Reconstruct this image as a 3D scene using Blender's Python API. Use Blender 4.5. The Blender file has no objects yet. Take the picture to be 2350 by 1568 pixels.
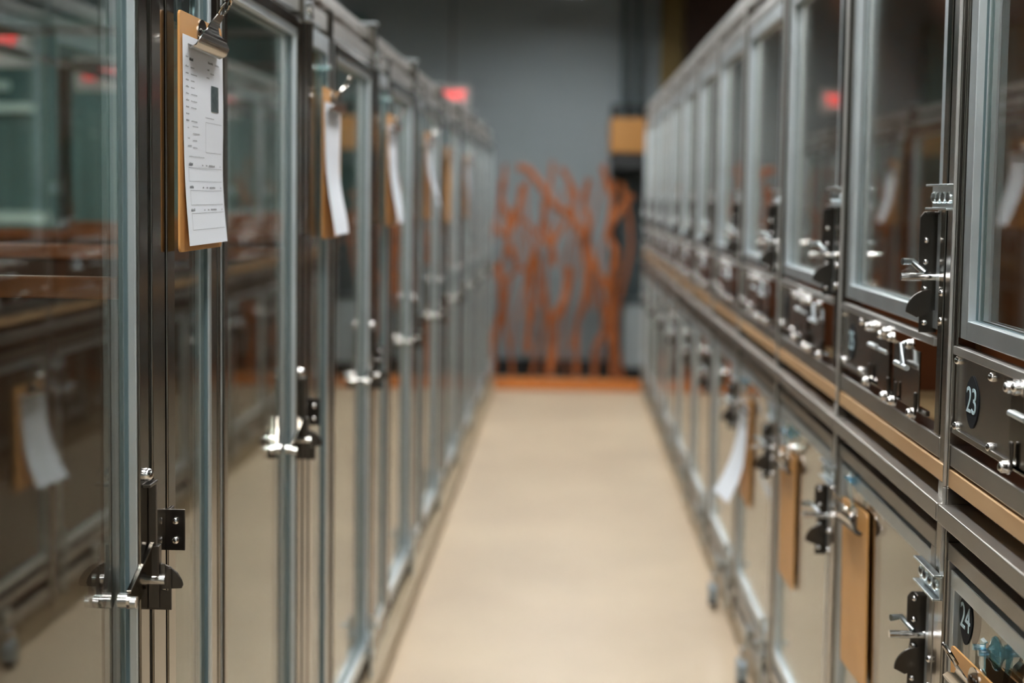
import bpy, bmesh, math, random
from mathutils import Vector, Matrix
random.seed(7)
C = bpy.context.scene.collection
PI = math.pi

# ------------------------------------------------------------------ materials
def mat(name, col, rough=.5, metal=0., spec=.5, noise=None, emit=None, bump=None, nscale=6., coat=0., stretch=(1, 1, 1)):
    m = bpy.data.materials.new(name); m.use_nodes = True
    nt = m.node_tree; b = nt.nodes['Principled BSDF']
    b.inputs['Base Color'].default_value = (*col, 1)
    b.inputs['Roughness'].default_value = rough
    b.inputs['Metallic'].default_value = metal
    b.inputs['Specular IOR Level'].default_value = spec
    b.inputs['Coat Weight'].default_value = coat
    if emit:
        b.inputs['Emission Color'].default_value = (*emit[0], 1)
        b.inputs['Emission Strength'].default_value = emit[1]
    if noise or bump:
        tc = nt.nodes.new('ShaderNodeTexCoord'); mp = nt.nodes.new('ShaderNodeMapping')
        mp.inputs['Scale'].default_value = stretch
        nt.links.new(tc.outputs['Object'], mp.inputs['Vector'])
        n = nt.nodes.new('ShaderNodeTexNoise'); n.inputs['Scale'].default_value = nscale
        n.inputs['Detail'].default_value = 5
        nt.links.new(mp.outputs['Vector'], n.inputs['Vector'])
        if noise:
            r = nt.nodes.new('ShaderNodeValToRGB')
            r.color_ramp.elements[0].position = .32; r.color_ramp.elements[1].position = .7
            r.color_ramp.elements[0].color = (*noise, 1); r.color_ramp.elements[1].color = (*col, 1)
            nt.links.new(n.outputs['Fac'], r.inputs['Fac'])
            nt.links.new(r.outputs['Color'], b.inputs['Base Color'])
        if bump:
            bp = nt.nodes.new('ShaderNodeBump'); bp.inputs['Strength'].default_value = bump
            bp.inputs['Distance'].default_value = .01
            nt.links.new(n.outputs['Fac'], bp.inputs['Height'])
            nt.links.new(bp.outputs['Normal'], b.inputs['Normal'])
    return m

def glass_mat(name, tint=(.86, .93, .92), f0=.06, rough=0.0):
    # thin clear pane: Schlick reflection over a tinted transparent body
    m = bpy.data.materials.new(name); m.use_nodes = True
    nt = m.node_tree; nt.nodes.clear()
    out = nt.nodes.new('ShaderNodeOutputMaterial'); mix = nt.nodes.new('ShaderNodeMixShader')
    tr = nt.nodes.new('ShaderNodeBsdfTransparent'); tr.inputs['Color'].default_value = (*tint, 1)
    gl = nt.nodes.new('ShaderNodeBsdfGlossy'); gl.inputs['Roughness'].default_value = rough
    gl.inputs['Color'].default_value = (.99, .965, .93, 1)
    geo = nt.nodes.new('ShaderNodeNewGeometry')
    dot = nt.nodes.new('ShaderNodeVectorMath'); dot.operation = 'DOT_PRODUCT'
    nt.links.new(geo.outputs['Normal'], dot.inputs[0]); nt.links.new(geo.outputs['Incoming'], dot.inputs[1])
    def math_(op, a, b=None):
        n = nt.nodes.new('ShaderNodeMath'); n.operation = op
        for i, v in enumerate((a, b)):
            if v is None: continue
            if isinstance(v, (int, float)): n.inputs[i].default_value = v
            else: nt.links.new(v, n.inputs[i])
        return n.outputs[0]
    c = math_('ABSOLUTE', dot.outputs['Value'])
    p = math_('POWER', math_('SUBTRACT', 1.0, c), 5.0)
    R = math_('ADD', math_('MULTIPLY', p, 1 - f0), f0)
    nt.links.new(R, mix.inputs['Fac'])
    nt.links.new(tr.outputs[0], mix.inputs[1]); nt.links.new(gl.outputs[0], mix.inputs[2])
    nt.links.new(mix.outputs[0], out.inputs['Surface'])
    return m

M = {}
M['steel'] = mat('brushed_steel', (.31, .285, .25), .14, 1., noise=(.25, .23, .20), nscale=5, stretch=(1, 1, .15))
M['steel_h'] = mat('brushed_steel_horizontal', (.38, .36, .33), .24, 1., noise=(.31, .295, .27), nscale=5, stretch=(1, .15, 1))
M['alu'] = mat('pale_aluminium', (.76, .83, .87), .42, 1., noise=(.68, .74, .78), nscale=9)
M['dark_steel'] = mat('dark_steel', (.10, .09, .08), .3, 1.)
M['clip'] = mat('clip_steel', (.42, .40, .37), .13, 1.)
M['chrome'] = mat('polished_chrome', (.66, .65, .64), .13, 1.)
M['zinc'] = mat('zinc_plate', (.62, .68, .70), .28, 1., noise=(.5, .55, .57), nscale=60)
M['rubber'] = mat('black_rubber', (.012, .016, .018), .45)
M['gasket'] = mat('slate_gasket', (.09, .14, .155), .35)
M['rail_steel'] = mat('satin_rail_steel', (.52, .50, .47), .38, 1., noise=(.44, .425, .40), nscale=6)
M['alu_warm'] = mat('satin_steel_rail', (.66, .65, .63), .42, 1., noise=(.56, .55, .53), nscale=7)
M['glass'] = glass_mat('clear_pane')
M['plastic'] = glass_mat('clear_blue_plastic', tint=(.45, .72, .86), f0=.14, rough=.08)
M['clearplastic'] = glass_mat('clear_plastic', tint=(.66, .84, .87), f0=.22, rough=.1)
M['brown'] = mat('rust_brown_panel', (.22, .060, .016), .45, noise=(.14, .037, .012), nscale=3)
M['darkbrown'] = mat('dark_brown_panel', (.085, .034, .016), .45, noise=(.055, .022, .011), nscale=3)
M['orangebar'] = mat('orange_wood_rail', (.34, .11, .035), .4, noise=(.26, .08, .025), nscale=8)
M['deckwood'] = mat('pale_birch_edge', (.62, .40, .21), .5, noise=(.52, .31, .15), nscale=7, stretch=(3, .6, 3))
M['mdf'] = mat('hardboard', (.70, .36, .12), .42, noise=(.62, .31, .095), nscale=9)
M['paper'] = mat('white_paper', (.84, .88, .95), .6)
M['ink'] = mat('printer_ink', (.10, .11, .13), .6)
M['photo'] = mat('dark_photo_print', (.012, .035, .045), .35, noise=(.10, .14, .15), nscale=120)
M['plaque'] = mat('black_plaque', (.010, .013, .017), .65, spec=.2)
M['digit'] = mat('pale_blue_digits', (.55, .74, .82), .4)
M['floor'] = mat('beige_epoxy_floor', (.665, .535, .385), .42, noise=(.57, .455, .33), nscale=1.6, bump=.0)
M['curb'] = mat('tan_curb_paint', (.46, .37, .25), .4, noise=(.38, .30, .19), nscale=7)
M['wall'] = mat('grey_wall', (.27, .315, .34), .75, noise=(.235, .28, .30), nscale=1.2)
M['walldark'] = mat('charcoal_wall', (.10, .11, .115), .8)
M['wallpale'] = mat('pale_blue_wall', (.55, .64, .68), .7)
M['teal'] = mat('teal_panel', (.095, .175, .165), .55, noise=(.07, .135, .13), nscale=2)
M['reflbar'] = mat('lamp_reflection_bar', (.60, .72, .66), .5)
M['ceil'] = mat('dark_ceiling', (.07, .075, .08), .85)
M['orange'] = mat('rust_orange_paint', (.40, .12, .025), .5, noise=(.24, .075, .025), nscale=7)
M['orangecurb'] = mat('orange_curb_paint', (.62, .20, .035), .45)
M['amber'] = mat('amber_box', (.36, .165, .035), .5)
M['mustard'] = mat('mustard_column', (.16, .105, .02), .6, noise=(.12, .08, .015), nscale=2)
M['black'] = mat('matt_black', (.012, .014, .015), .6)
M['slate'] = mat('slate_grey', (.06, .085, .095), .5)
M['palegrey'] = mat('pale_grey_plastic', (.38, .45, .48), .5)
M['lock'] = mat('grey_lock_body', (.30, .36, .40), .42, .3)
M['white'] = mat('white_enamel', (.75, .76, .76), .4)
M['tube'] = mat('fluorescent_diffuser', (.9, .95, .95), .4, emit=((1., .995, .975), 17.))
M['red'] = mat('red_lit_letters', (.8, .03, .03), .4, emit=((1., .012, .02), 1.0))
M['dimred'] = mat('dim_red_lit_letters', (.8, .03, .03), .4, emit=((1., .02, .03), .6))
M['housing'] = mat('sign_housing', (.55, .52, .50), .5)

# ------------------------------------------------------------------ mesh helpers
class MB:
    def __init__(s): s.b = bmesh.new()
    def box(s, x0, x1, y0, y1, z0, z1):
        x0, x1 = sorted((x0, x1)); y0, y1 = sorted((y0, y1)); z0, z1 = sorted((z0, z1))
        v = [s.b.verts.new((x, y, z)) for x in (x0, x1) for y in (y0, y1) for z in (z0, z1)]
        for f in ((0, 1, 3, 2), (4, 6, 7, 5), (0, 4, 5, 1), (2, 3, 7, 6), (0, 2, 6, 4), (1, 5, 7, 3)):
            s.b.faces.new([v[i] for i in f])
        return s
    def cyl(s, p0, p1, r, n=14, r1=None):
        p0, p1 = Vector(p0), Vector(p1); d = (p1 - p0).normalized(); r1 = r if r1 is None else r1
        a = d.orthogonal().normalized(); c = d.cross(a)
        R0 = [s.b.verts.new(p0 + (a * math.cos(t) + c * math.sin(t)) * r) for t in [2 * PI * i / n for i in range(n)]]
        R1 = [s.b.verts.new(p1 + (a * math.cos(t) + c * math.sin(t)) * r1) for t in [2 * PI * i / n for i in range(n)]]
        for i in range(n):
            s.b.faces.new((R0[i], R0[(i + 1) % n], R1[(i + 1) % n], R1[i]))
        s.b.faces.new(R0[::-1]); s.b.faces.new(R1)
        return s
    def dome(s, c, d, r, h, n=14, k=4):     # screw head: flattened dome with collar
        c, d = Vector(c), Vector(d).normalized(); a = d.orthogonal().normalized(); e = d.cross(a)
        rings = []
        for j in range(k + 1):
            t = j / k * PI / 2 * .96
            rr, hh = r * math.cos(t), h * (.25 + .75 * math.sin(t))
            rings.append([s.b.verts.new(c + d * hh + (a * math.cos(q) + e * math.sin(q)) * rr) for q in [2 * PI * i / n for i in range(n)]])
        base = [s.b.verts.new(c + (a * math.cos(q) + e * math.sin(q)) * r) for q in [2 * PI * i / n for i in range(n)]]
        rings.insert(0, base)
        for j in range(len(rings) - 1):
            for i in range(n):
                s.b.faces.new((rings[j][i], rings[j][(i + 1) % n], rings[j + 1][(i + 1) % n], rings[j + 1][i]))
        s.b.faces.new(rings[-1]); s.b.faces.new(base[::-1])
        return s
    def prism(s, pts, off):                 # polygon pts (3D) extruded by vector off
        off = Vector(off)
        A = [s.b.verts.new(Vector(p)) for p in pts]; B = [s.b.verts.new(Vector(p) + off) for p in pts]
        n = len(pts)
        s.b.faces.new(A[::-1]); s.b.faces.new(B)
        for i in range(n): s.b.faces.new((A[i], A[(i + 1) % n], B[(i + 1) % n], B[i]))
        return s
    def tube(s, pts, r, n=10, closed=False, radii=None):
        pts = [Vector(p) for p in pts]; m = len(pts); rings = []
        ref = Vector((.13, .31, .94))
        for i, p in enumerate(pts):
            if closed: d = pts[(i + 1) % m] - pts[i - 1]
            else: d = pts[min(i + 1, m - 1)] - pts[max(i - 1, 0)]
            d.normalize(); a = d.cross(ref)
            if a.length < .05: a = d.orthogonal()
            a.normalize(); c = d.cross(a); rr = radii[i] if radii else r
            rings.append([s.b.verts.new(p + (a * math.cos(t) + c * math.sin(t)) * rr) for t in [2 * PI * k / n for k in range(n)]])
        for i in range(m if closed else m - 1):
            A, B = rings[i], rings[(i + 1) % m]
            for k in range(n): s.b.faces.new((A[k], A[(k + 1) % n], B[(k + 1) % n], B[k]))
        if not closed: s.b.faces.new(rings[0][::-1]); s.b.faces.new(rings[-1])
        return s
    def ribbon(s, rows, t):                 # rows of (n, z, halfwidth): plate swept in the n-z plane, width along y
        F, K = [], []
        for i, (n_, z, w) in enumerate(rows):
            a = rows[max(i - 1, 0)]; b = rows[min(i + 1, len(rows) - 1)]
            d = Vector((b[0] - a[0], 0, b[1] - a[1])).normalized(); nn = Vector((d.z, 0, -d.x)) * t
            F.append([s.b.verts.new((n_, -w, z)), s.b.verts.new((n_, w, z))])
            K.append([s.b.verts.new(Vector((n_, -w, z)) + nn), s.b.verts.new(Vector((n_, w, z)) + nn)])
        for i in range(len(rows) - 1):
            s.b.faces.new((F[i][0], F[i][1], F[i + 1][1], F[i + 1][0]))
            s.b.faces.new((K[i][0], K[i + 1][0], K[i + 1][1], K[i][1]))
            s.b.faces.new((F[i][0], F[i + 1][0], K[i + 1][0], K[i][0]))
            s.b.faces.new((F[i][1], K[i][1], K[i + 1][1], F[i + 1][1]))
        s.b.faces.new((F[0][0], K[0][0], K[0][1], F[0][1])); s.b.faces.new((F[-1][0], F[-1][1], K[-1][1], K[-1][0]))
        return s
    def obj(s, name, m, parent=None, bevel=0, smooth=False, label=None):
        bmesh.ops.recalc_face_normals(s.b, faces=s.b.faces)
        me = bpy.data.meshes.new(name); s.b.to_mesh(me); s.b.free()
        me.materials.append(M[m] if isinstance(m, str) else m)
        if smooth:
            me.polygons.foreach_set('use_smooth', [True] * len(me.polygons))
            me.set_sharp_from_angle(angle=math.radians(38))
        o = bpy.data.objects.new(name, me); C.objects.link(o); o.parent = parent
        if bevel:
            md = o.modifiers.new('bevel', 'BEVEL'); md.width = bevel; md.segments = 2; md.limit_method = 'ANGLE'
        if label: o['label'] = label
        return o

def thing(name, label, cat, loc=(0, 0, 0), rotz=0, group=None):
    o = bpy.data.objects.new(name, None); C.objects.link(o); o.empty_display_size = .05
    o.location = loc; o.rotation_euler = (0, 0, rotz); tag(o, label, cat, group); return o
def tag(o, label, cat, group=None):
    o['label'] = label; o['category'] = cat
    if group: o['group'] = group
    return o
def struct(o, label=None):
    o['kind'] = 'structure'
    if label: o['label'] = label
    return o
def copy_tree(o, parent=None):
    c = o.copy(); C.objects.link(c); c.parent = parent
    for ch in list(KIDS.get(o.name, [])): copy_tree(ch, c)
    return c
def kids(o):
    KIDS[o.name] = [c for c in C.objects if c.parent == o]
    for c in KIDS[o.name]: kids(c)
KIDS = {}
def clone(src, loc, label, rotz=None):
    c = copy_tree(src); c.location = loc; c['label'] = label
    if rotz is not None: c.rotation_euler = (0, 0, rotz)
    return c
def text_mesh(txt, size, depth, name, m, parent, mtx):
    cu = bpy.data.curves.new(name, 'FONT'); cu.body = txt; cu.size = size; cu.extrude = depth
    cu.align_x = 'CENTER'; cu.align_y = 'CENTER'; cu.space_character = .95
    t = bpy.data.objects.new(name, cu); C.objects.link(t)
    dg = bpy.context.evaluated_depsgraph_get()
    me = bpy.data.meshes.new_from_object(t.evaluated_get(dg)); bpy.data.objects.remove(t)
    me.transform(mtx); me.materials.clear(); me.materials.append(M[m]); me.name = name
    o = bpy.data.objects.new(name, me); C.objects.link(o); o.parent = parent
    return o

def boxes(L, name, m, parent, bevel=.0018):
    for q in L: MB().box(*q).obj(name, m, parent, bevel=bevel)

ORD = ['nearest', 'second', 'third', 'fourth', 'fifth', 'sixth', 'seventh', 'eighth', 'ninth', 'tenth', 'eleventh', 'twelfth']
XL, XR = .522, .545          # corridor face of the left / right row
PL, YL = 1.03, 1.68
PR, YR = .80, 1.94

# ------------------------------------------------------------------ room
o = MB().box(-6, 6, -4, 11.0, -.1, 0).obj('floor', 'floor'); struct(o)
o = MB().box(-6, 6, -4, 11.0, 4.4, 4.5).obj('ceiling', 'ceil'); struct(o)
o = MB().box(-6, 6, 11.0, 11.15, 0, 4.4).obj('wall_back', 'wall'); struct(o)
o = MB().box(-6.15, -6, -4, 11.0, 0, 4.4).obj('wall_left', 'teal'); struct(o)
o = MB().box(6, 6.15, -4, 11.0, 0, 4.4).obj('wall_right', 'walldark'); struct(o)
o = MB().box(-6, 6, -4.15, -4, 0, 4.4).obj('wall_front', 'wallpale'); struct(o)
o = MB().box(-1.6, 1.8, 10.96, 11.0, 0, .13).obj('baseboard_back', 'black'); struct(o)
# teal cladding on far wall; pale bars stand in for reflected ceiling lights
o = MB().box(-6, -1.55, 10.9, 11.0, 0, 2.75).obj('trim_1', 'teal'); struct(o)
for i, (x0, x1, z, h) in enumerate(((-5.2, -4.3, 2.16, .06), (-4.85, -4.1, 1.99, .06), (-5.1, -4.0, 1.13, .09), (-3.4, -2.1, 1.0, .05))):
    b = MB().box(x0, x1, 10.82, 10.9, z, z + h)
    o = b.obj('trim_%d' % (i + 2), 'reflbar'); struct(o)
# vertical panel joint on the back wall
o = MB().box(-.32, -.22, 10.98, 11.0, .12, 4.4).obj('trim_6', 'wall'); struct(o)
# curbs the rows stand on
o = MB().box(-1.9, -.492, -.6, 10.1, 0, .085).obj('trim_7', 'curb', bevel=.006); struct(o)
o = MB().box(.556, 1.75, -.6, 10.1, 0, .085).obj('trim_8', 'curb', bevel=.006); struct(o)

# ------------------------------------------------------------------ ceiling lamps
def lamp():
    t = thing('ceiling_light', 'x', 'ceiling light', group='linear ceiling lights')
    MB().box(-.13, .13, -.75, .75, .02, .06).box(-.13, -.122, -.75, .75, -.075, .02).box(.122, .13, -.75, .75, -.075, .02)\
        .box(-.13, .13, -.75, -.742, -.075, .02).box(-.13, .13, .742, .75, -.075, .02).obj('housing', 'white', t)
    MB().box(-.11, .11, -.72, .72, -.01, .02).obj('diffuser', 'tube', t)
    for y in (-.5, .5): MB().cyl((0, y, .06), (0, y, 1.3), .006, 8).obj('suspension_rod', 'dark_steel', t)
    return t
L0 = lamp(); kids(L0)
spots = [(-.02, 9.0, 2.835, 'linear light hanging at the far end of the aisle, its glowing end just in frame'),
         (0, 6.2, 3.1, 'linear light over the middle of the aisle'),
         (0, 3.5, 3.1, 'linear light over the near part of the aisle'), (0, .8, 3.1, 'linear light above the camera end of the aisle'),
         (-.8, -2.2, 3.1, 'added unseen light behind the camera, left of the aisle'), (.8, -2.2, 3.1, 'added unseen light behind the camera, right of the aisle'),  # unseen pair added to brighten what the frames reflect
         (-3.6, 9.0, 3.1, 'added unseen light over the left side aisle, far'), (-3.6, 5.4, 3.1, 'added unseen light over the left side aisle, middle'),  # side aisle lamps, left and right, are added to light the hall
         (-3.6, 1.8, 3.1, 'added unseen light over the left side aisle, near'), (3.4, 8.0, 3.1, 'added unseen light over the right side aisle, far'),
         (3.4, 3.6, 3.1, 'added unseen light over the right side aisle, near')]
for i, (x, y, z, lb) in enumerate(spots):
    if i == 0: L0.location = (x, y, z); L0['label'] = lb
    else: clone(L0, (x, y, z), lb)

# ------------------------------------------------------------------ left row of tall kennels
def pane_gasket(s, u0, u1, z0, z1, parent, w=.002, d0=.010, d1=.015, dp=.016):
    MB().box(s * d0, s * d1, u0, u0 + w, z0, z1).box(s * d0, s * d1, u1 - w, u1, z0, z1)\
        .box(s * d0, s * d1, u0, u1, z0, z0 + w).box(s * d0, s * d1, u0, u1, z1 - w, z1).obj('gasket', 'gasket', parent)
    return MB().box(s * dp, s * (dp + .005), u0, u1, z0, z1).obj('glass_pane', 'glass', parent)

def bolt(parent, p, d, r=.0055, h=.006, m='chrome'):
    return MB().dome(p, d, r, h).obj('bolt', m, parent, smooth=True)

def left_unit():
    t = thing('tall_kennel', 'x', 'kennel', group='tall glass-fronted kennels of the left row'); s = -1
    boxes([(s * -.006, s * .034, .078, .118, .085, 1.85), (s * -.001, s * .034, .122, .152, .085, 1.80), (s * -.003, s * .034, .156, .192, .085, 1.80),
           (s * 0, s * .034, .440, .457, .085, 1.80), (s * .001, s * .034, .400, .436, .085, 1.80),
           (s * 1.19, s * 1.23, .078, .118, .085, 1.85)], 'post', 'steel', t)
    boxes([(s * .004, s * .034, .118, 1.1035, 1.752, 1.785), (s * .012, s * .045, .118, 1.1035, 1.812, 1.838)], 'top_rail', 'alu_warm', t)
    boxes([(s * .002, s * .034, .192, .400, .085, .16),
           (s * 1.19, s * 1.22, .118, 1.1035, 1.812, 1.838), (s * .034, s * 1.19, .088, .112, 1.815, 1.84)], 'rail', 'steel_h', t)
    MB().box(s * -.008, s * .036, .0765, .120, 1.85, 1.856).obj('post_cap', 'alu', t, bevel=.002)
    # top clamp on the post
    c = MB().box(s * -.016, s * -.006, .076, .120, 1.735, 1.742).box(s * -.016, s * -.006, .076, .120, 1.768, 1.775).box(s * -.009, s * -.006, .076, .120, 1.742, 1.768).obj('post_clamp', 'zinc', t, bevel=.001)
    for u in (.088, .108): bolt(c, (s * -.009, u, 1.755), (-s, 0, 0), .006, .006, 'steel')
    # narrow side window
    w = MB().box(s * 0, s * .022, .192, .198, .16, 1.735).box(s * 0, s * .022, .388, .400, .16, 1.735)\
        .box(s * 0, s * .022, .198, .388, 1.70, 1.735).box(s * 0, s * .022, .198, .388, .16, .185).obj('side_window', 'alu', t, bevel=.0012)
    pane_gasket(s, .198, .388, .185, 1.70, w, d0=.003, d1=.008, dp=.008)
    # door leaf
    d = MB().box(s * 0, s * .022, .461, .485, .13, 1.735).box(s * 0, s * .022, 1.060, 1.098, .13, 1.735)\
        .box(s * 0, s * .022, .485, 1.060, 1.70, 1.735).box(s * 0, s * .022, .485, 1.060, .145, .185)\
        .obj('door', 'alu', t, bevel=.0012)
    pane_gasket(s, .485, 1.060, .185, 1.70, d)
    boxes([(s * -.004, s * 0, 1.0605, 1.097, .14, 1.734), (s * -.004, s * 0, .464, .4845, .14, 1.734), (s * -.004, s * 0, .486, 1.059, 1.713, 1.734)], 'stile_cover', 'steel', d, .0012)
    # latch: bracket, pin, lever, cam
    MB().box(s * -.014, s * -.004, 1.091, 1.0985, .955, 1.033).box(s * -.014, s * -.004, 1.068, 1.1025, 1.033, 1.037)\
        .box(s * -.018, s * -.004, 1.090, 1.1025, .875, .955).obj('latch_body', 'dark_steel', d, bevel=.001)
    bolt(d, (s * -.004, 1.078, 1.048), (-s, 0, 0), .0085, .011)
    MB().cyl((s * .006, 1.095, .911), (s * -.025, 1.095, .911), .0072, 20).obj('latch_pin', 'chrome', d, smooth=True)
    A1_, A2_, B1_, B2_ = (s * -.007, 1.098, .964), (s * -.007, 1.098, .918), (s * .004, 1.026, .915), (s * .004, 1.026, .893)
    MB().prism([A1_, B1_, B2_, (s * .000, 1.046, .889), A2_], (s * -.003, 0, 0)).obj('lever', 'steel', d, bevel=.0007)
    MB().prism([A1_, (s * -.007, 1.098, .9605), (s * .004, 1.026, .9115), B1_], (s * -.006, 0, 0)).obj('lever_flange', 'steel', d, bevel=.0006)
    MB().cyl((s * .012, 1.025, .904), (s * .001, 1.025, .904), .0095, 20).cyl((s * .001, 1.025, .904), (s * -.003, 1.025, .904), .0055, 18)\
        .cyl((s * -.003, 1.023, .902), (s * -.010, 1.023, .902), .0075, 18).obj('lever_knob', 'chrome', d, smooth=True)
    cam = [(0, 0), (.030, .002), (.032, .006), (.030, .013), (.024, .022), (.014, .030), (0, .035)]
    MB().prism([(s * (-.014 - p[0]), 1.0990, .897 + p[1]) for p in cam], (0, .0035, 0)).obj('latch_cam', 'dark_steel', d, bevel=.0006)
    MB().prism([(s * (-.004 - p[0]), 1.0955, p[1]) for p in [(0, .93), (.020, .93), (.020, .915), (.013, .908), (.013, .898), (.024, .896), (.024, .925), (.028, .925), (.028, .872), (0, .872)]], (0, .003, 0)).obj('catch', 'dark_steel', d)
    # bottom bolt
    MB().cyl((s * -.012, 1.05, .09), (s * -.012, 1.05, .26), .006, 12).box(s * -.018, s * 0, 1.03, 1.07, .20, .215).box(s * -.018, s * 0, 1.03, 1.07, .15, .165)\
        .cyl((s * -.012, 1.05, .235), (s * -.035, 1.04, .235), .005, 10).obj('floor_bolt', 'zinc', d, smooth=True)
    # strike plate on the post of this kennel (latch of the nearer door closes here)
    p = MB().box(s * .002, s * -.026, .1525, .1555, .926, .981).box(s * -.006, s * -.0035, .1555, .176, .926, .981).obj('strike_plate', 'dark_steel', t, bevel=.0008)
    for z in (.966, .940): bolt(p, (s * -.014, .1525, z), (0, -1, 0), .0055, .006)
    sk = MB().box(s * .012, s * .020, .12, 1.1035, .088, .13)  # dark scallops stand in for shadows under the bottom rail
    for i in range(17):
        u = .15 + i * .055
        sk.prism([(s * .004, u, .13), (s * .004, u + .034, .13), (s * .004, u + .030, .108), (s * .004, u + .017, .098), (s * .004, u + .004, .108)], (s * .008, 0, 0))
    sk.obj('scallop_shadow', 'dark_steel', t)
    # partition and back
    MB().box(s * .04, s * 1.19, .092, .108, .087, 1.262).obj('partition', 'darkbrown', t)
    MB().box(s * .04, s * 1.19, .084, .116, 1.262, 1.290).obj('partition_rail', 'orangebar', t, bevel=.003)
    MB().box(s * 1.19, s * 1.205, .118, 1.1035, .087, 1.25).obj('back_panel', 'brown', t)
    return t
LU = left_unit(); kids(LU)
for i in range(9):
    k = i - 1
    extra = {0: ', lever latch in focus', 1: ', behind the sharp form', 8: ', last of them'}.get(i, '')
    lb = 'tall glass-front kennel, %s in the left row%s' % ({0: 'nearest the camera'}.get(i, ORD[i] + ' from the camera'), extra)
    loc = (-XL, YL + PL * k, 0)
    if i == 0: LU.location = loc; LU['label'] = lb
    else: clone(LU, loc, lb)

# ------------------------------------------------------------------ right row, two tiers
def right_latch(d, s, zc, top=.094):
    # catch plate, pin and cam stand in a plane across the aisle
    u = .182
    def plate(pts, u0, t_): return MB().prism([(s * a, u0, z) for a, z in pts], (0, t_, 0))
    P = plate([(.006, zc - .085), (-.020, zc - .085), (-.020, zc - .035), (-.017, zc - .012), (-.017, zc + .004), (-.023, zc + .012), (-.023, zc + top - .008), (-.017, zc + top), (.006, zc + top)], u, .003)
    P.box(s * -.014, s * .006, u - .02, u, zc + top - .003, zc + top)
    P.obj('latch_plate', 'dark_steel', d, bevel=.0008)
    MB().cyl((s * .002, u - .006, zc - .002), (s * -.050, u - .006, zc - .002), .0058, 16).obj('latch_pin', 'chrome', d, smooth=True)
    MB().tube([(s * -.014, u - .004, zc + .004), (s * -.030, u + .01, zc + .020), (s * -.046, u + .004, zc + .020)], .005, 10).obj('lever', 'zinc', d, smooth=True)
    cam = [(0, 0)] + [(.036 * math.sin(q), .034 * math.cos(q)) for q in [i * PI / 16 for i in range(0, 9)]] + [(.020, -.008)]
    MB().prism([(s * (-.006 - p[0]), u - .010, zc - .054 + p[1]) for p in cam], (0, .004, 0)).obj('latch_cam', 'dark_steel', d, bevel=.0006)
    for z in (zc + .052, zc + .020, zc - .020, zc - .070):
        bolt(d, (s * -.013, u - .0005, z), (0, -1, 0), .0048, .005)
    # fixing screws on the post
    for z in (zc - .022, zc - .062): bolt(d, (s * -.002, .124, z), (-s, 0, 0), .0052, .006)

def clamp(t, s, z):
    c = MB().box(s * -.018, s * -.006, .062, .176, z, z + .003).box(s * -.018, s * -.006, .062, .176, z - .034, z - .031)\
        .box(s * -.008, s * -.005, .062, .176, z - .031, z).obj('post_clamp', 'zinc', t, bevel=.0008)
    for u in (.080, .108, .136, .160): bolt(c, (s * -.008, u, z - .016), (-s, 0, 0), .0085, .006, 'zinc')

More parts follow.
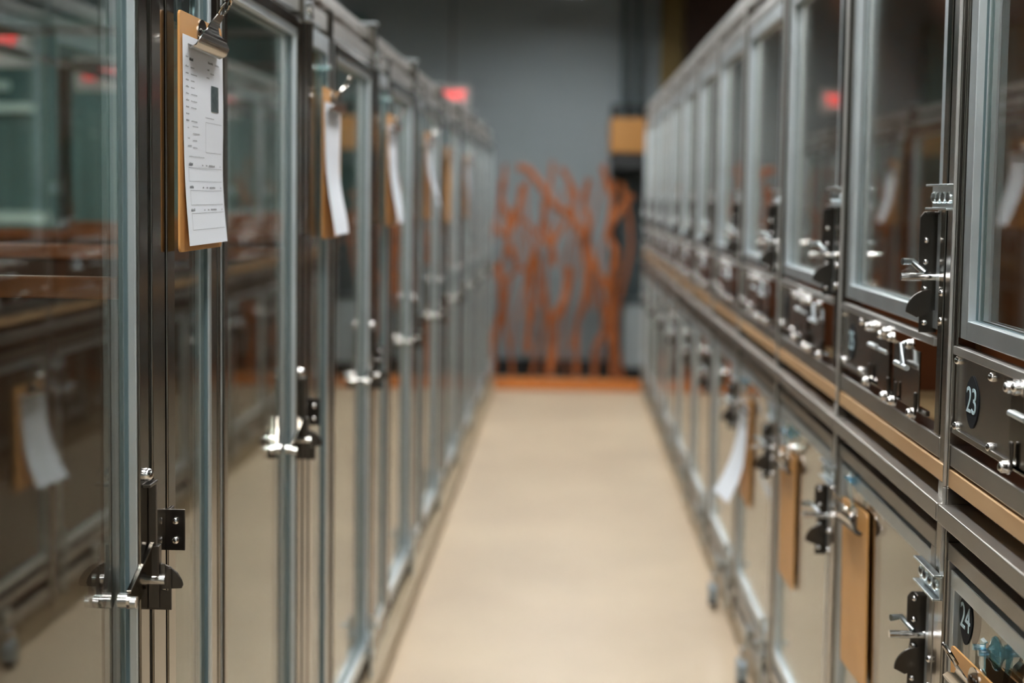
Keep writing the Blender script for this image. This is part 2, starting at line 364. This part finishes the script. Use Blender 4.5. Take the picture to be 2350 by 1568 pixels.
def upper_unit():
    t = thing('upper_kennel', 'x', 'kennel', group='upper glass-fronted kennels of the right row'); s = 1
    boxes([(s * -.006, s * .034, .0505, .076, 1.0, 2.02), (s * -.002, s * .034, .080, .112, 1.0, 2.02)], 'post', 'steel_h', t)
    MB().box(s * -.011, s * -.006, .0505, .0545, 1.001, 2.02).obj('post_edge', 'alu_warm', t, bevel=.001)  # paler strip stands in for the highlight along the post
    boxes([(s * -.002, s * .034, .112, .8495, 1.914, 1.945), (s * -.006, s * .03, .112, .8495, 1.975, 2.02)], 'top_rail', 'alu_warm', t)
    boxes([(s * -.003, s * .03, .112, .8495, 1.030, 1.060),
           (s * 1.06, s * 1.09, .0505, .8495, 1.975, 2.02), (s * .034, s * 1.06, .058, .080, 1.985, 2.015)], 'rail', 'rail_steel', t)
    d = MB().box(s * 0, s * .022, .146, .172, 1.212, 1.905).box(s * 0, s * .022, .800, .832, 1.212, 1.905)\
        .box(s * 0, s * .022, .172, .800, 1.87, 1.905).box(s * 0, s * .022, .172, .800, 1.212, 1.238).obj('door', 'alu', t, bevel=.0012)
    pane_gasket(s, .172, .800, 1.238, 1.87, d, w=.0015, d0=.011, d1=.014, dp=.016)
    boxes([(s * -.003, s * .022, .118, .143, 1.062, 1.905), (s * -.003, s * .022, .835, .848, 1.195, 1.905)], 'stile_cover', 'steel', d, .0012)
    right_latch(d, s, 1.29)
    clamp(t, s, 1.421)
    # food hatch panel under the window
    p = MB().box(s * .0, s * .003, .44, .846, 1.078, 1.190).box(s * -.004, s * .003, .19, .846, 1.078, 1.086)\
        .obj('hatch_panel', 'steel_h', t, bevel=.001)
    MB().box(s * -.005, s * .012, .152, .846, 1.188, 1.200).obj('panel_lip', 'alu_warm', p, bevel=.001)
    for (u, z) in ((.832, 1.181), (.832, 1.090), (.675, 1.178), (.675, 1.088)): bolt(p, (s * 0, u, z), (-s, 0, 0), .0062, .007)
    for (u0, u1, dd) in ((.50, .59, -.004), (.425, .505, -.0075), (.325, .405, -.004), (.222, .33, -.0075)):
        MB().box(s * dd, s * (dd + .003), u0, u1, 1.080, 1.172).obj('sliding_plate', 'steel', p, bevel=.0008)
    for u in (.555, .47): MB().cyl((s * -.006, u - .03, 1.146), (s * -.006, u + .03, 1.146), .004, 10).obj('finger_grip', 'alu', p, smooth=True)
    k = MB()
    for (u, z) in ((.575, 1.178), (.545, 1.182), (.47, 1.174), (.44, 1.182), (.40, 1.176), (.275, 1.178)):
        k = MB().cyl((s * -.004, u, z), (s * -.007, u, z), .0095, 18).cyl((s * -.007, u, z), (s * -.014, u, z), .0078, 18).dome((s * -.014, u, z), (-s, 0, 0), .006, .004); k.obj('knurled_knob', 'chrome', p, smooth=True)
    for (u, z) in ((.585, 1.080), (.44, 1.074), (.385, 1.074), (.255, 1.074)):
        MB().cyl((s * -.004, u, z), (s * -.007, u, z), .0095, 18).cyl((s * -.007, u, z), (s * -.014, u, z), .0078, 18).dome((s * -.014, u, z), (-s, 0, 0), .006, .004).obj('knurled_knob', 'chrome', p, smooth=True)
        MB().box(s * -.010, s * -.006, u - .022, u - .012, z - .002, z + .034).obj('turn_tab', 'dark_steel', p, bevel=.002)
    MB().tube([(s * -.008, .300, 1.178), (s * -.016, .300, 1.176), (s * -.018, .285, 1.146)], .004, 10)\
        .cyl((s * -.018, .255, 1.143), (s * -.018, .330, 1.143), .0045, 12).obj('thumb_turn', 'alu', p, smooth=True)
    # interior
    MB().box(s * -.005, s * 1.06, .0585, .848, 1.001, 1.026).obj('deck', 'deckwood', t, bevel=.001)
    MB().box(s * .04, s * 1.06, .070, .085, 1.027, 1.97).obj('partition', 'brown', t)
    MB().box(s * 1.045, s * 1.06, .085, .85, 1.027, 1.97).obj('back_panel', 'darkbrown', t)
    return t

def lower_unit():
    t = thing('lower_kennel', 'x', 'kennel', group='lower glass-fronted kennels of the right row'); s = 1
    boxes([(s * -.006, s * .034, .0505, .076, .085, 1.0), (s * -.002, s * .034, .080, .112, .085, 1.0)], 'post', 'steel_h', t)
    MB().box(s * -.011, s * -.006, .0505, .0545, .88, .9995).obj('post_edge', 'alu_warm', t, bevel=.001)  # post highlight put into the colour here too
    boxes([(s * -.018, s * .030, .0575, .8495, .950, .976), (s * 0, s * .03, .112, .8495, .10, .14)], 'rail', 'rail_steel', t)
    d = MB().box(s * -.002, s * .024, .118, .8485, .898, .922).box(s * -.002, s * .024, .118, .140, .175, .898).box(s * -.002, s * .024, .8445, .8485, .175, .898)\
        .box(s * -.002, s * .024, .140, .8445, .175, .205).obj('door', 'rail_steel', t, bevel=.0012)
    w = MB().box(s * .001, s * .020, .144, .840, .862, .886).box(s * .001, s * .020, .144, .166, .225, .862).box(s * .001, s * .020, .824, .840, .225, .862)\
        .box(s * .001, s * .020, .166, .824, .225, .252).obj('window_frame', 'alu', d, bevel=.0012)
    MB().box(s * .010, s * .020, .140, .144, .205, .898).box(s * .010, s * .020, .840, .8445, .205, .898).box(s * .010, s * .020, .144, .840, .886, .898)\
        .box(s * .010, s * .020, .144, .840, .205, .225).obj('gasket', 'rubber', d)  # black fill puts the dark of the door-to-window gap into colour
    MB().box(s * .009, s * .014, .166, .824, .252, .862).obj('glass_pane', 'glass', d)
    right_latch(d, s, .752, .062)
    clamp(t, s, .868)
    MB().cyl((s * -.012, .16, .088), (s * -.012, .16, .30), .006, 12).box(s * -.018, s * -.002, .14, .18, .19, .205).cyl((s * -.012, .16, .235), (s * -.035, .15, .235), .005, 10).obj('floor_bolt', 'zinc', d, smooth=True)
    MB().box(s * -.016, s * -.002, .44, .50, .155, .178).cyl((s * -.010, .47, .155), (s * -.010, .47, .115), .006, 10).obj('hasp', 'zinc', d)
    # square mesh vent behind the rails
    g = MB()
    for i in range(19):
        u = .10 + i * .04; g.box(s * .055, s * .059, u, u + .006, .87, .998)
    for z in (.89, .93, .97): g.box(s * .055, s * .059, .09, .848, z, z + .006)
    g.obj('vent_grille', 'dark_steel', t)
    MB().box(s * .04, s * 1.06, .070, .085, .087, .998).obj('partition', 'brown', t)
    MB().box(s * 1.045, s * 1.06, .085, .85, .087, .998).obj('back_panel', 'darkbrown', t)
    return t
UU = upper_unit(); kids(UU); LO = lower_unit(); kids(LO)
def plaque(parent, s, u, z, txt, d):
    pts = [(s * d, u + .030 * math.cos(q) * (1 + .05 * math.sin(3 * q)), z + .031 * math.sin(q) * (1 + .14 * abs(math.sin(q)) ** 8)) for q in [2 * PI * i / 40 for i in range(40)]]
    p = MB().prism(pts, (s * .0012, 0, 0)).obj('number_plaque', 'plaque', parent)
    if txt:
        mt = Matrix(((0, 0, -s, s * (d - .0004)), (-s, 0, 0, u), (0, 1, 0, z), (0, 0, 0, 1)))
        o = text_mesh(txt, .050, .0003, 'number', 'digit', p, mt)
        o['label'] = 'pale blue number ' + txt
    return p
for i in range(11):
    k = i - 1
    pos = 'nearest the camera' if i == 0 else ORD[i] + ' from the camera'
    lu = 'glass-front kennel with steel food hatch, %s in the upper right row' % pos
    ll = 'glass-front steel kennel, %s in the lower right row' % pos
    if i == 0: lu = 'upper right kennel nearest the camera, plaque reading 23 on its hatch panel'; ll = 'lower right kennel nearest the camera, plaque reading 24 on its window'
    loc = (XR, YR + PR * k, 0)
    if i == 0:
        a, b = UU, LO
        UU.location = loc; UU['label'] = lu; LO.location = loc; LO['label'] = ll
    else:
        a = clone(UU, loc, lu); b = clone(LO, loc, ll)
    if i in (0, 1, 2):
        hp = [c for c in C.objects if c.parent == a and c.name.startswith('hatch_panel')][0]
        plaque(hp, 1, .762, 1.133, {0: '23', 1: '25'}.get(i), -.0014)
    if i == 0:
        dr = [c for c in C.objects if c.parent == b and c.name.startswith('door')][0]
        plaque(dr, 1, .785, .832, '24', .0076)

# ------------------------------------------------------------------ clipboards (local: +x away from the glass, y along the row, origin at top middle of the board)
def clipboard(w=.226, h=.317):
    t = thing('clipboard', 'x', 'clipboard', group='clipboards hung along the aisle')
    pts = []
    for cy, cz, q0 in ((w / 2 - .008, -.008, 0), (-w / 2 + .008, -.008, PI / 2), (-w / 2 + .008, -h + .008, PI), (w / 2 - .008, -h + .008, 1.5 * PI)):
        for j in range(5):
            q = q0 + j * PI / 8; pts.append((0, cy + .008 * math.cos(q), cz + .008 * math.sin(q)))
    MB().prism(pts, (.003, 0, 0)).obj('board', 'mdf', t)
    c = MB().ribbon([(.0045, -.040, .078), (.008, -.045, .081), (.016, -.041, .082), (.021, -.032, .080), (.0205, -.023, .060), (.018, -.017, .034), (.019, -.008, .023), (.024, .000, .019), (.029, .007, .016)], .0016)\
        .obj('clip', 'clip', t, smooth=True)
    loop = [(.029 + .014 * a, y, .007 + .022 * a) for a, y in ((0, -.012), (.35, -.015), (.7, -.014), (.95, -.008), (1.05, 0), (.95, .008), (.7, .014), (.35, .015), (0, .012))]
    MB().tube(loop, .0024, 8).obj('lever_loop', 'clip', c, smooth=True)
    MB().cyl((.0125, -.03, -.026), (.0125, .03, -.026), .0045, 12).obj('spring', 'dark_steel', c, smooth=True)
    b = MB().prism([(.003, .026 * math.cos(q), -.022 + .022 * math.sin(q)) for q in [PI * i / 12 for i in range(13)]] + [(.003, -.026, -.045), (.003, .026, -.045)], (.0015, 0, 0))
    b.obj('clip_base', 'clip', c)
    for y in (-.012, .012): bolt(c, (.0045, y, -.016), (1, 0, 0), .003, .002, 'dark_steel')
    return t
CB = clipboard(); kids(CB)

def paper_surf(w, h, curl, wave, ph):
    def P(a, b, off=0):      # a in -.5...5 across, b 0..1 down
        y = a * w; z = -b * h
        x = .0045 + curl * b ** 2.2 * (1.15 - .5 * a) + wave * math.sin(b * 7 + ph) * b * (.6 + a * .8)
        return Vector((x + off, y + wave * .8 * math.sin(b * 6.5 + 1 + ph) * b, z - .010 * 0))
    return P
def sheet(label, P, loc, rotz, marks=True, group='forms on the clipboards'):
    t = thing('paper_form', label, 'paper', loc, rotz, group)
    b = bmesh.new(); na, nb = 8, 26
    G = [[b.verts.new(P(i / na - .5, j / nb)) for i in range(na + 1)] for j in range(nb + 1)]
    K = [[b.verts.new(P(i / na - .5, j / nb, -.0004)) for i in range(na + 1)] for j in range(nb + 1)]
    for j in range(nb):
        for i in range(na):
            b.faces.new((G[j][i], G[j + 1][i], G[j + 1][i + 1], G[j][i + 1])); b.faces.new((K[j][i], K[j][i + 1], K[j + 1][i + 1], K[j + 1][i]))
    for j in range(nb):
        b.faces.new((G[j][0], K[j][0], K[j + 1][0], G[j + 1][0])); b.faces.new((G[j][na], G[j + 1][na], K[j + 1][na], K[j][na]))
    for i in range(na):
        b.faces.new((G[0][i], G[0][i + 1], K[0][i + 1], K[0][i])); b.faces.new((G[nb][i], K[nb][i], K[nb][i + 1], G[nb][i + 1]))
    m = MB(); m.b.free(); m.b = b; m.obj('sheet', 'paper', t, smooth=True)
    if not marks: return t
    def quads(rects, name, matn, off=.0005):
        q = bmesh.new()
        for (a0, a1, b0, b1) in rects:
            n1 = max(1, int((a1 - a0) / .12)); n2 = max(1, int((b1 - b0) / .03))
            V = [[q.verts.new(P(a0 + (a1 - a0) * i / n1, b0 + (b1 - b0) * j / n2, off)) for i in range(n1 + 1)] for j in range(n2 + 1)]
            for j in range(n2):
                for i in range(n1): q.faces.new((V[j][i], V[j + 1][i], V[j + 1][i + 1], V[j][i + 1]))
        m = MB(); m.b.free(); m.b = q; return m.obj(name, matn, t)
    R = []; rnd = random.Random(3)
    def word(a, b, L, hgt=.009, bold=1.):
        x = a
        while x < a + L:
            g = .004 + rnd.random() * .005; dh = hgt * (.65 + rnd.random() * .5)
            R.append((x, min(x + g * .7 * bold, a + L), b - dh, b)); x += g + .003
    # a runs along +y of the board; for this board +y is away from the camera (image right)
    word(-.44, .105, .05); word(-.36, .115, .09, .014, 1.6); word(.10, .10, .13, .010, 1.3); word(.28, .10, .11)
    for i in range(9):
        word(-.45, .15 + i * .032, .07, .008, 1.2)
        if i not in (7,): word(-.33, .15 + i * .032, .05 + .10 * rnd.random(), .006)
    word(.08, .135, .05, .008, 1.4); word(.16, .150, .09, .007); word(.06, .175, .07, .007)
    for i in range(4): word(-.30, .43 + i * .034 , .10 + .12 * rnd.random(), .006)
    word(-.42, .44, .03); word(-.42, .49, .05); word(-.42, .525, .09, .007, 1.3)
    word(.02, .375, .22, .006, 1.1)
    word(-.40, .575, .38, .005)
    for b0 in (.615, .725, .835):
        word(-.41, b0, .10, .012, 1.4); word(-.08, b0, .03, .008, 1.3); word(.02, b0, .04, .008, 1.3); word(.10, b0, .16, .008, 1.3); word(.40, b0, .03, .008)
    quads(R, 'printed_text', 'ink')
    LN = []
    for (a0, a1, b0) in ((.02, .44, .395), (.02, .44, .545), (-.42, .45, .625), (-.42, .45, .690), (-.40, .45, .735), (-.40, .45, .805), (-.40, .45, .845), (-.40, .45, .925)):
        LN.append((a0, a1, b0, b0 + .0016))
    for (a0, b0, b1) in ((.02, .395, .545), (-.42, .625, .69), (-.40, .735, .805), (-.40, .845, .925)): LN.append((a0, a0 + .003, b0, b1))
    quads(LN, 'ruled_lines', 'ink')
    quads([(.17, .36, .205, .335)], 'photo_print', 'photo', .0006)
    return t

def hook(label, loc, rotz, m, close=False):
    # suction cup on the glass with a plastic hook reaching out over the clipboard's top edge; local x=0 on the glass
    t = thing('suction_hook', label, 'hook', loc, rotz, 'suction hooks')
    c = MB()
    prof = [(0, .022), (.002, .021), (.006, .012), (.010, .007), (.016, .006)]
    n = 20; rings = [[c.b.verts.new((x, r * math.cos(2 * PI * i / n), r * math.sin(2 * PI * i / n))) for i in range(n)] for x, r in prof]
    for j in range(len(rings) - 1):
        for i in range(n): c.b.faces.new((rings[j][i], rings[j][(i + 1) % n], rings[j + 1][(i + 1) % n], rings[j + 1][i]))
    c.b.faces.new(rings[0][::-1]); c.b.faces.new(rings[-1])
    c.obj('suction_cup', m, t, smooth=True)
    if close: MB().ribbon([(.014, .018, .008), (.018, .016, .009), (.018, -.016, .011), (.013, -.040, .006), (.012, -.050, .005), (.020, -.056, .005), (.026, -.050, .004)], .0022).obj('hook_arm', m, t, smooth=True)
    else: MB().ribbon([(.014, .018, .008), (.018, .016, .009), (.018, -.020, .011), (.017, -.046, .008), (.022, -.056, .006), (.034, -.060, .005), (.046, -.054, .005), (.048, -.044, .004)], .0022).obj('hook_arm', m, t, smooth=True)
    for y in (-.012, .012): MB().cyl((.014, y, .004), (.026, y, .004), .004, 10).obj('lever_ear', m, t, smooth=True)
    return t

def set_board(side, yc, ztop, label, hook_label, paper=None, hm='clearplastic', tilt=0, first=False, xo=.0045, yh=None):
    s = -1 if side == 'L' else 1
    x = s * (XL - .012 if s < 0 else XR + xo); rz = 0 if s < 0 else PI
    loc = (x, yc, ztop)
    if first: b = CB; b.location = loc; b['label'] = label; b.rotation_euler = (0, 0, rz)
    else: b = clone(CB, loc, label, rz)
    b.rotation_euler = (tilt, 0, rz)
    gx = s * (XL + .0155 if s < 0 else XR + .0088)
    hook(hook_label, (gx, yc if yh is None else yh, ztop + (.045 if yh is None else .028)), rz, hm, s > 0)
    if paper:
        P = paper_surf(*paper[0]); sh = sheet(paper[1], P, (x, yc + paper[2], ztop - .030), rz, paper[3])
        sh.rotation_euler = (tilt, 0, rz)
        if len(paper) > 4: sh.scale = paper[4]

set_board('L', 1.968, 1.636, 'hardboard clipboard in sharp focus holding a printed form, nearest on the left row', 'clear suction hook above the sharp left clipboard',
          ((.216, .279, .006, .0022, 0), 'white printed form with small dark photo, curling at the bottom, in sharp focus', .004, True), first=True)
set_board('L', 3.07, 1.62, 'hardboard clipboard with crumpled papers, second along the left row', 'clear suction hook above the second left clipboard',
          ((.20, .279, .016, .006, 1.2), 'crumpled white papers on the second left clipboard', -.006, False))
set_board('L', 4.13, 1.625, 'hardboard clipboard under a hanging sheet, third along the left row', 'clear suction hook above the third left clipboard',
          ((.20, .279, .022, .005, 2.0), 'blurred white sheet on the third left clipboard', .0, False))
set_board('L', 5.22, 1.625, 'hardboard clipboard almost covered by its sheet, fourth along the left row', 'clear suction hook above the fourth left clipboard',
          ((.20, .279, .05, .006, 2.6), 'blurred white sheet curling outward on the fourth left clipboard', .0, False))
set_board('L', 6.12, 1.60, 'bare orange-brown clipboard, fifth along the left row', 'clear suction hook above the bare left clipboard')
set_board('L', 7.25, 1.60, 'faint clipboard with a pale sheet, farthest along the left row', 'clear suction hook above the farthest left clipboard',
          ((.20, .279, .04, .005, .6), 'faint pale sheet on the farthest left clipboard', .0, False))
set_board('R', 1.818, .800, 'bare hardboard clipboard at bottom right corner, below the 24 plaque', 'blue suction hook below the 24 plaque', hm='plastic', tilt=.05, xo=-.006, yh=1.79)
set_board('R', 2.645, .832, 'bare hardboard clipboard on the second lower right kennel', 'blue suction hook above the bare clipboard of the second lower kennel', hm='plastic', tilt=.07)
set_board('R', 3.44, .790, 'bare hardboard clipboard on the third lower right kennel', 'blue suction hook above the bare clipboard of the third lower kennel', hm='plastic', tilt=.04)
set_board('R', 4.245, .81, 'clipboard behind a long white paper on the fourth lower right kennel', 'blue suction hook above the white paper on the right row',
          ((.19, .279, .055, .006, .4), 'long white paper curling off the right row clipboard', .02, False), hm='plastic')

# ------------------------------------------------------------------ padlocks
def padlock(label, loc):
    t = thing('padlock', label, 'padlock', loc, 0, 'padlocks at the foot of the right row')
    MB().prism([(-.014, y, z) for y, z in ((-.030, -.022), (-.018, -.036), (.018, -.036), (.030, -.022), (.030, .014), (.020, .026), (-.020, .026), (-.030, .014))], (.028, 0, 0)).obj('lock_body', 'lock', t, bevel=.004)
    MB().box(-.015, .015, -.024, .024, -.046, -.034).obj('dark_lower_part', 'rubber', t, bevel=.004)  # black block along the bottom of the lock
    MB().tube([(0, -.017, .024), (0, -.017, .046), (0, -.011, .058), (0, 0, .062), (0, .011, .058), (0, .017, .046), (0, .017, .024)], .0045, 10).obj('shackle', 'chrome', t, smooth=True)
    return t
padlock('grey padlock hanging at the foot of the right row, nearer of two', (.522, 4.01, .058))
padlock('grey padlock hanging at the foot of the right row, farther of two', (.522, 4.81, .058))

# ------------------------------------------------------------------ far end: orange branch screen
t = thing('branch_screen', 'rust-orange screen of tangled metal branches closing the far end of the aisle', 'screen', (0, 10.25, 0))
MB().box(-.62, .56, -.05, .05, 0, .075).obj('base_rail', 'orangecurb', t, bevel=.008)
def W(px, py, Y=10.25):    # drawn from measurements of the far screen, metres
    return ((px - 1300) / 3264 * Y * 1.0, 1.40 + (450 - py) / 3264 * Y)
A2 = lambda zx, zy: W(1050 + zx / 2.85, 400 + zy / 2.85)
A1 = lambda zx, zy: W(1050 + zx / 3.136, zy / 3.136)
br = [([A2(630, 1330), A2(640, 1100), A2(640, 960), A2(700, 850), A2(725, 740), A2(725, 600)], .034),
      ([A2(640, 980), A2(590, 880), A2(565, 800)], .024),
      ([A1(430, 1215), A1(510, 1230), A1(620, 1370), A1(700, 1480), A2(730, 270), A2(850, 430), A2(905, 600), A2(1010, 780), A2(1030, 960), A2(1040, 1330)], .028),
      ([A2(1140, 130), A2(1060, 240), A2(990, 370), A2(1045, 520), A2(1035, 660), A2(1015, 790)], .026),
      ([A1(330, 1290), A1(315, 1450), A2(330, 280), A2(340, 470), A2(400, 600)], .024),
      ([A1(470, 1330), A1(440, 1500), A2(380, 320), A2(310, 400), A2(250, 340)], .021),
      ([A1(945, 1290), A1(915, 1460), A2(860, 330), A2(840, 420)], .026),
      ([A2(570, 160), A2(580, 340), A2(620, 440), A2(640, 600)], .024),
      ([A2(240, 1330), A2(245, 1090), A2(300, 900), A2(300, 720), A2(250, 590)], .028),
      ([A2(470, 1180), A2(480, 850), A2(490, 650), A2(520, 480)], .025),
      ([A2(800, 1330), A2(790, 1000), A2(845, 850), A2(865, 640), A2(850, 430)], .022),
      ([A2(915, 1340), A2(915, 1150), A2(980, 1010), A2(1020, 800)], .022),
      ([A1(1035, 1200), A1(1100, 1380), A2(1010, 200), A2(990, 380)], .022),
      ([A1(740, 1210), A1(850, 1400), A1(780, 1540)], .018),
      ([A2(430, 300), A2(560, 420), A2(620, 460), A2(720, 300)], .016),
      ([A2(320, 700), A2(440, 620), A2(480, 800)], .016)]
rnd = random.Random(5)
for pts, r in br:
    P3 = [(x, .02 * math.sin(i * 1.7), z) for i, (x, z) in enumerate(pts)]
    # smooth the polyline
    S = []
    for i in range(len(P3) - 1):
        p0 = Vector(P3[max(i - 1, 0)]); p1 = Vector(P3[i]); p2 = Vector(P3[i + 1]); p3 = Vector(P3[min(i + 2, len(P3) - 1)])
        for q in range(5):
            u = q / 5; S.append(.5 * ((2 * p1) + (-p0 + p2) * u + (2 * p0 - 5 * p1 + 4 * p2 - p3) * u * u + (-p0 + 3 * p1 - 3 * p2 + p3) * u ** 3))
    S.append(Vector(P3[-1]))
    MB().tube(S, r, 8, radii=[r * (.8 + .35 * math.sin(j * .9 + r * 900) ** 2) for j in range(len(S))]).obj('branch', 'orange', t, smooth=True)
for i in range(16):
    x = -.50 + i * .06 + rnd.uniform(-.02, .02); z0 = .07 if rnd.random() < .5 else rnd.uniform(.3, .9); z1 = rnd.uniform(1.0, 1.66)
    S = [(x + .05 * math.sin(z * 5 + i), .03 * math.cos(i + z), z) for z in [z0 + (z1 - z0) * j / 10 for j in range(11)]]
    MB().tube(S, rnd.uniform(.008, .015), 6).obj('branch', 'orange', t, smooth=True)

# ------------------------------------------------------------------ far end: things on and before the back wall
t = thing('red_exit_sign', 'red-lit exit sign in a pale housing, over the far end of the left row', 'exit sign', (-.86, 10.6, 2.12))
def sign(t, w=.26, h=.17, m='red'):
    MB().box(-w / 2, w / 2, -.03, .03, -h / 2, h / 2).obj('housing', 'housing', t, bevel=.006)
    text_mesh('EXIT', .105, .003, 'exit_letters', m, t, Matrix(((1, 0, 0, 0), (0, 0, -1, -.033), (0, 1, 0, 0), (0, 0, 0, 1))))
    MB().cyl((0, 0, h / 2), (0, 0, 4.4 - t.location.z), .008, 8).obj('hanging_rod', 'dark_steel', t)
sign(t)
for (y, w_) in ((10.4, 'far'), (7.75, 'middle'), (6.3, 'near')):
    t = thing('red_exit_sign', 'red-lit exit sign over the left side aisle, %s one of three seen through the glass' % w_, 'exit sign', (-2.54, y, 2.03), 0, 'exit signs over the left side aisle')
    sign(t, .3, .18, 'dimred')

t = thing('yellow_box', 'amber box unit with a black underside mounted at the right of the far wall', 'box', (.455, 10.6, 1.66))
MB().box(-.14, .17, -.2, .4, .06, .31).obj('box_body', 'amber', t, bevel=.01)
MB().box(-.12, .15, -.18, .4, -.05, .06).obj('underside_tray', 'black', t)
for x in (-.04, .06): MB().cyl((x, .2, .31), (x, .2, 2.7), .022, 10).obj('conduit', 'slate', t)
d = MB().box(.33, .41, 10.9, 11.0, 0, 2.1).box(1.15, 1.25, 10.9, 11.0, 0, 2.1).box(.41, 1.15, 10.9, 11.0, 2.0, 2.1).obj('door_1', 'black'); struct(d)
MB().box(.41, 1.15, 10.94, 10.99, 0.0, 2.0).obj('door_leaf', 'slate', d)
t = thing('grey_bin', 'pale grey bin standing before the dark doorway at the far right', 'bin', (.545, 10.68, 0))
MB().prism([(-.10, -.12, .13), (.10, -.12, .13), (.11, -.13, .60), (-.11, -.13, .60)], (0, .25, 0)).obj('bin_body', 'palegrey', t, bevel=.01)
MB().box(-.12, .12, -.14, .13, .60, .64).obj('lid', 'slate', t, bevel=.01)
MB().box(-.11, .11, -.12, .12, 0, .13).obj('base', 'black', t)
o = MB().box(.68, .84, 10.6, 10.75, 0, 4.4).obj('mustard_column', 'mustard'); tag(o, 'dark mustard-yellow column rising behind the far right kennels', 'column')
o = MB().box(0.86, 3.2, 10.8, 10.95, 2.0, 4.3).obj('dark_shutter', 'darkbrown'); tag(o, 'dark brown shutter high on the far wall, right of the mustard column', 'shutter')

# ------------------------------------------------------------------ world, camera
w = bpy.data.worlds.new('world'); bpy.context.scene.world = w; w.use_nodes = True
w.node_tree.nodes['Background'].inputs[0].default_value = (.05, .055, .06, 1)
w.node_tree.nodes['Background'].inputs[1].default_value = .3
f = 3264.; cx, cy = 1175., 679.5
Yd = Vector((1300 - cx, 450 - cy, f)).normalized()
Dn = Vector((560 - cx, 46784 - cy, f)).normalized(); Dn = (Dn - Yd * Dn.dot(Yd)).normalized()
Xd = Dn.cross(Yd); Zd = -Dn
right = Vector((Xd.x, Yd.x, Zd.x)); down = Vector((Xd.y, Yd.y, Zd.y)); fwd = Vector((Xd.z, Yd.z, Zd.z))
R = Matrix((right, -down, -fwd)).transposed()
cd = bpy.data.cameras.new('camera'); cam = bpy.data.objects.new('camera', cd); C.objects.link(cam)
cam.matrix_world = Matrix.Translation((0, 0, 1.40)) @ R.to_4x4()
cd.sensor_width = 36; cd.lens = 36 * f / 2350; cd.shift_y = -104.5 / 2350; cd.clip_start = .05
cd.dof.use_dof = True; cd.dof.focus_distance = 1.9; cd.dof.aperture_fstop = 2.4
bpy.context.scene.camera = cam
sc = bpy.context.scene
sc.view_settings.view_transform = 'Standard'; sc.view_settings.look = 'None'
sc.view_settings.gamma = 1; sc.view_settings.use_curve_mapping = False
sc.view_settings.exposure = 1.38
sc.cycles.transparent_max_bounces = 64; sc.cycles.max_bounces = 14; sc.cycles.glossy_bounces = 10; sc.cycles.diffuse_bounces = 4
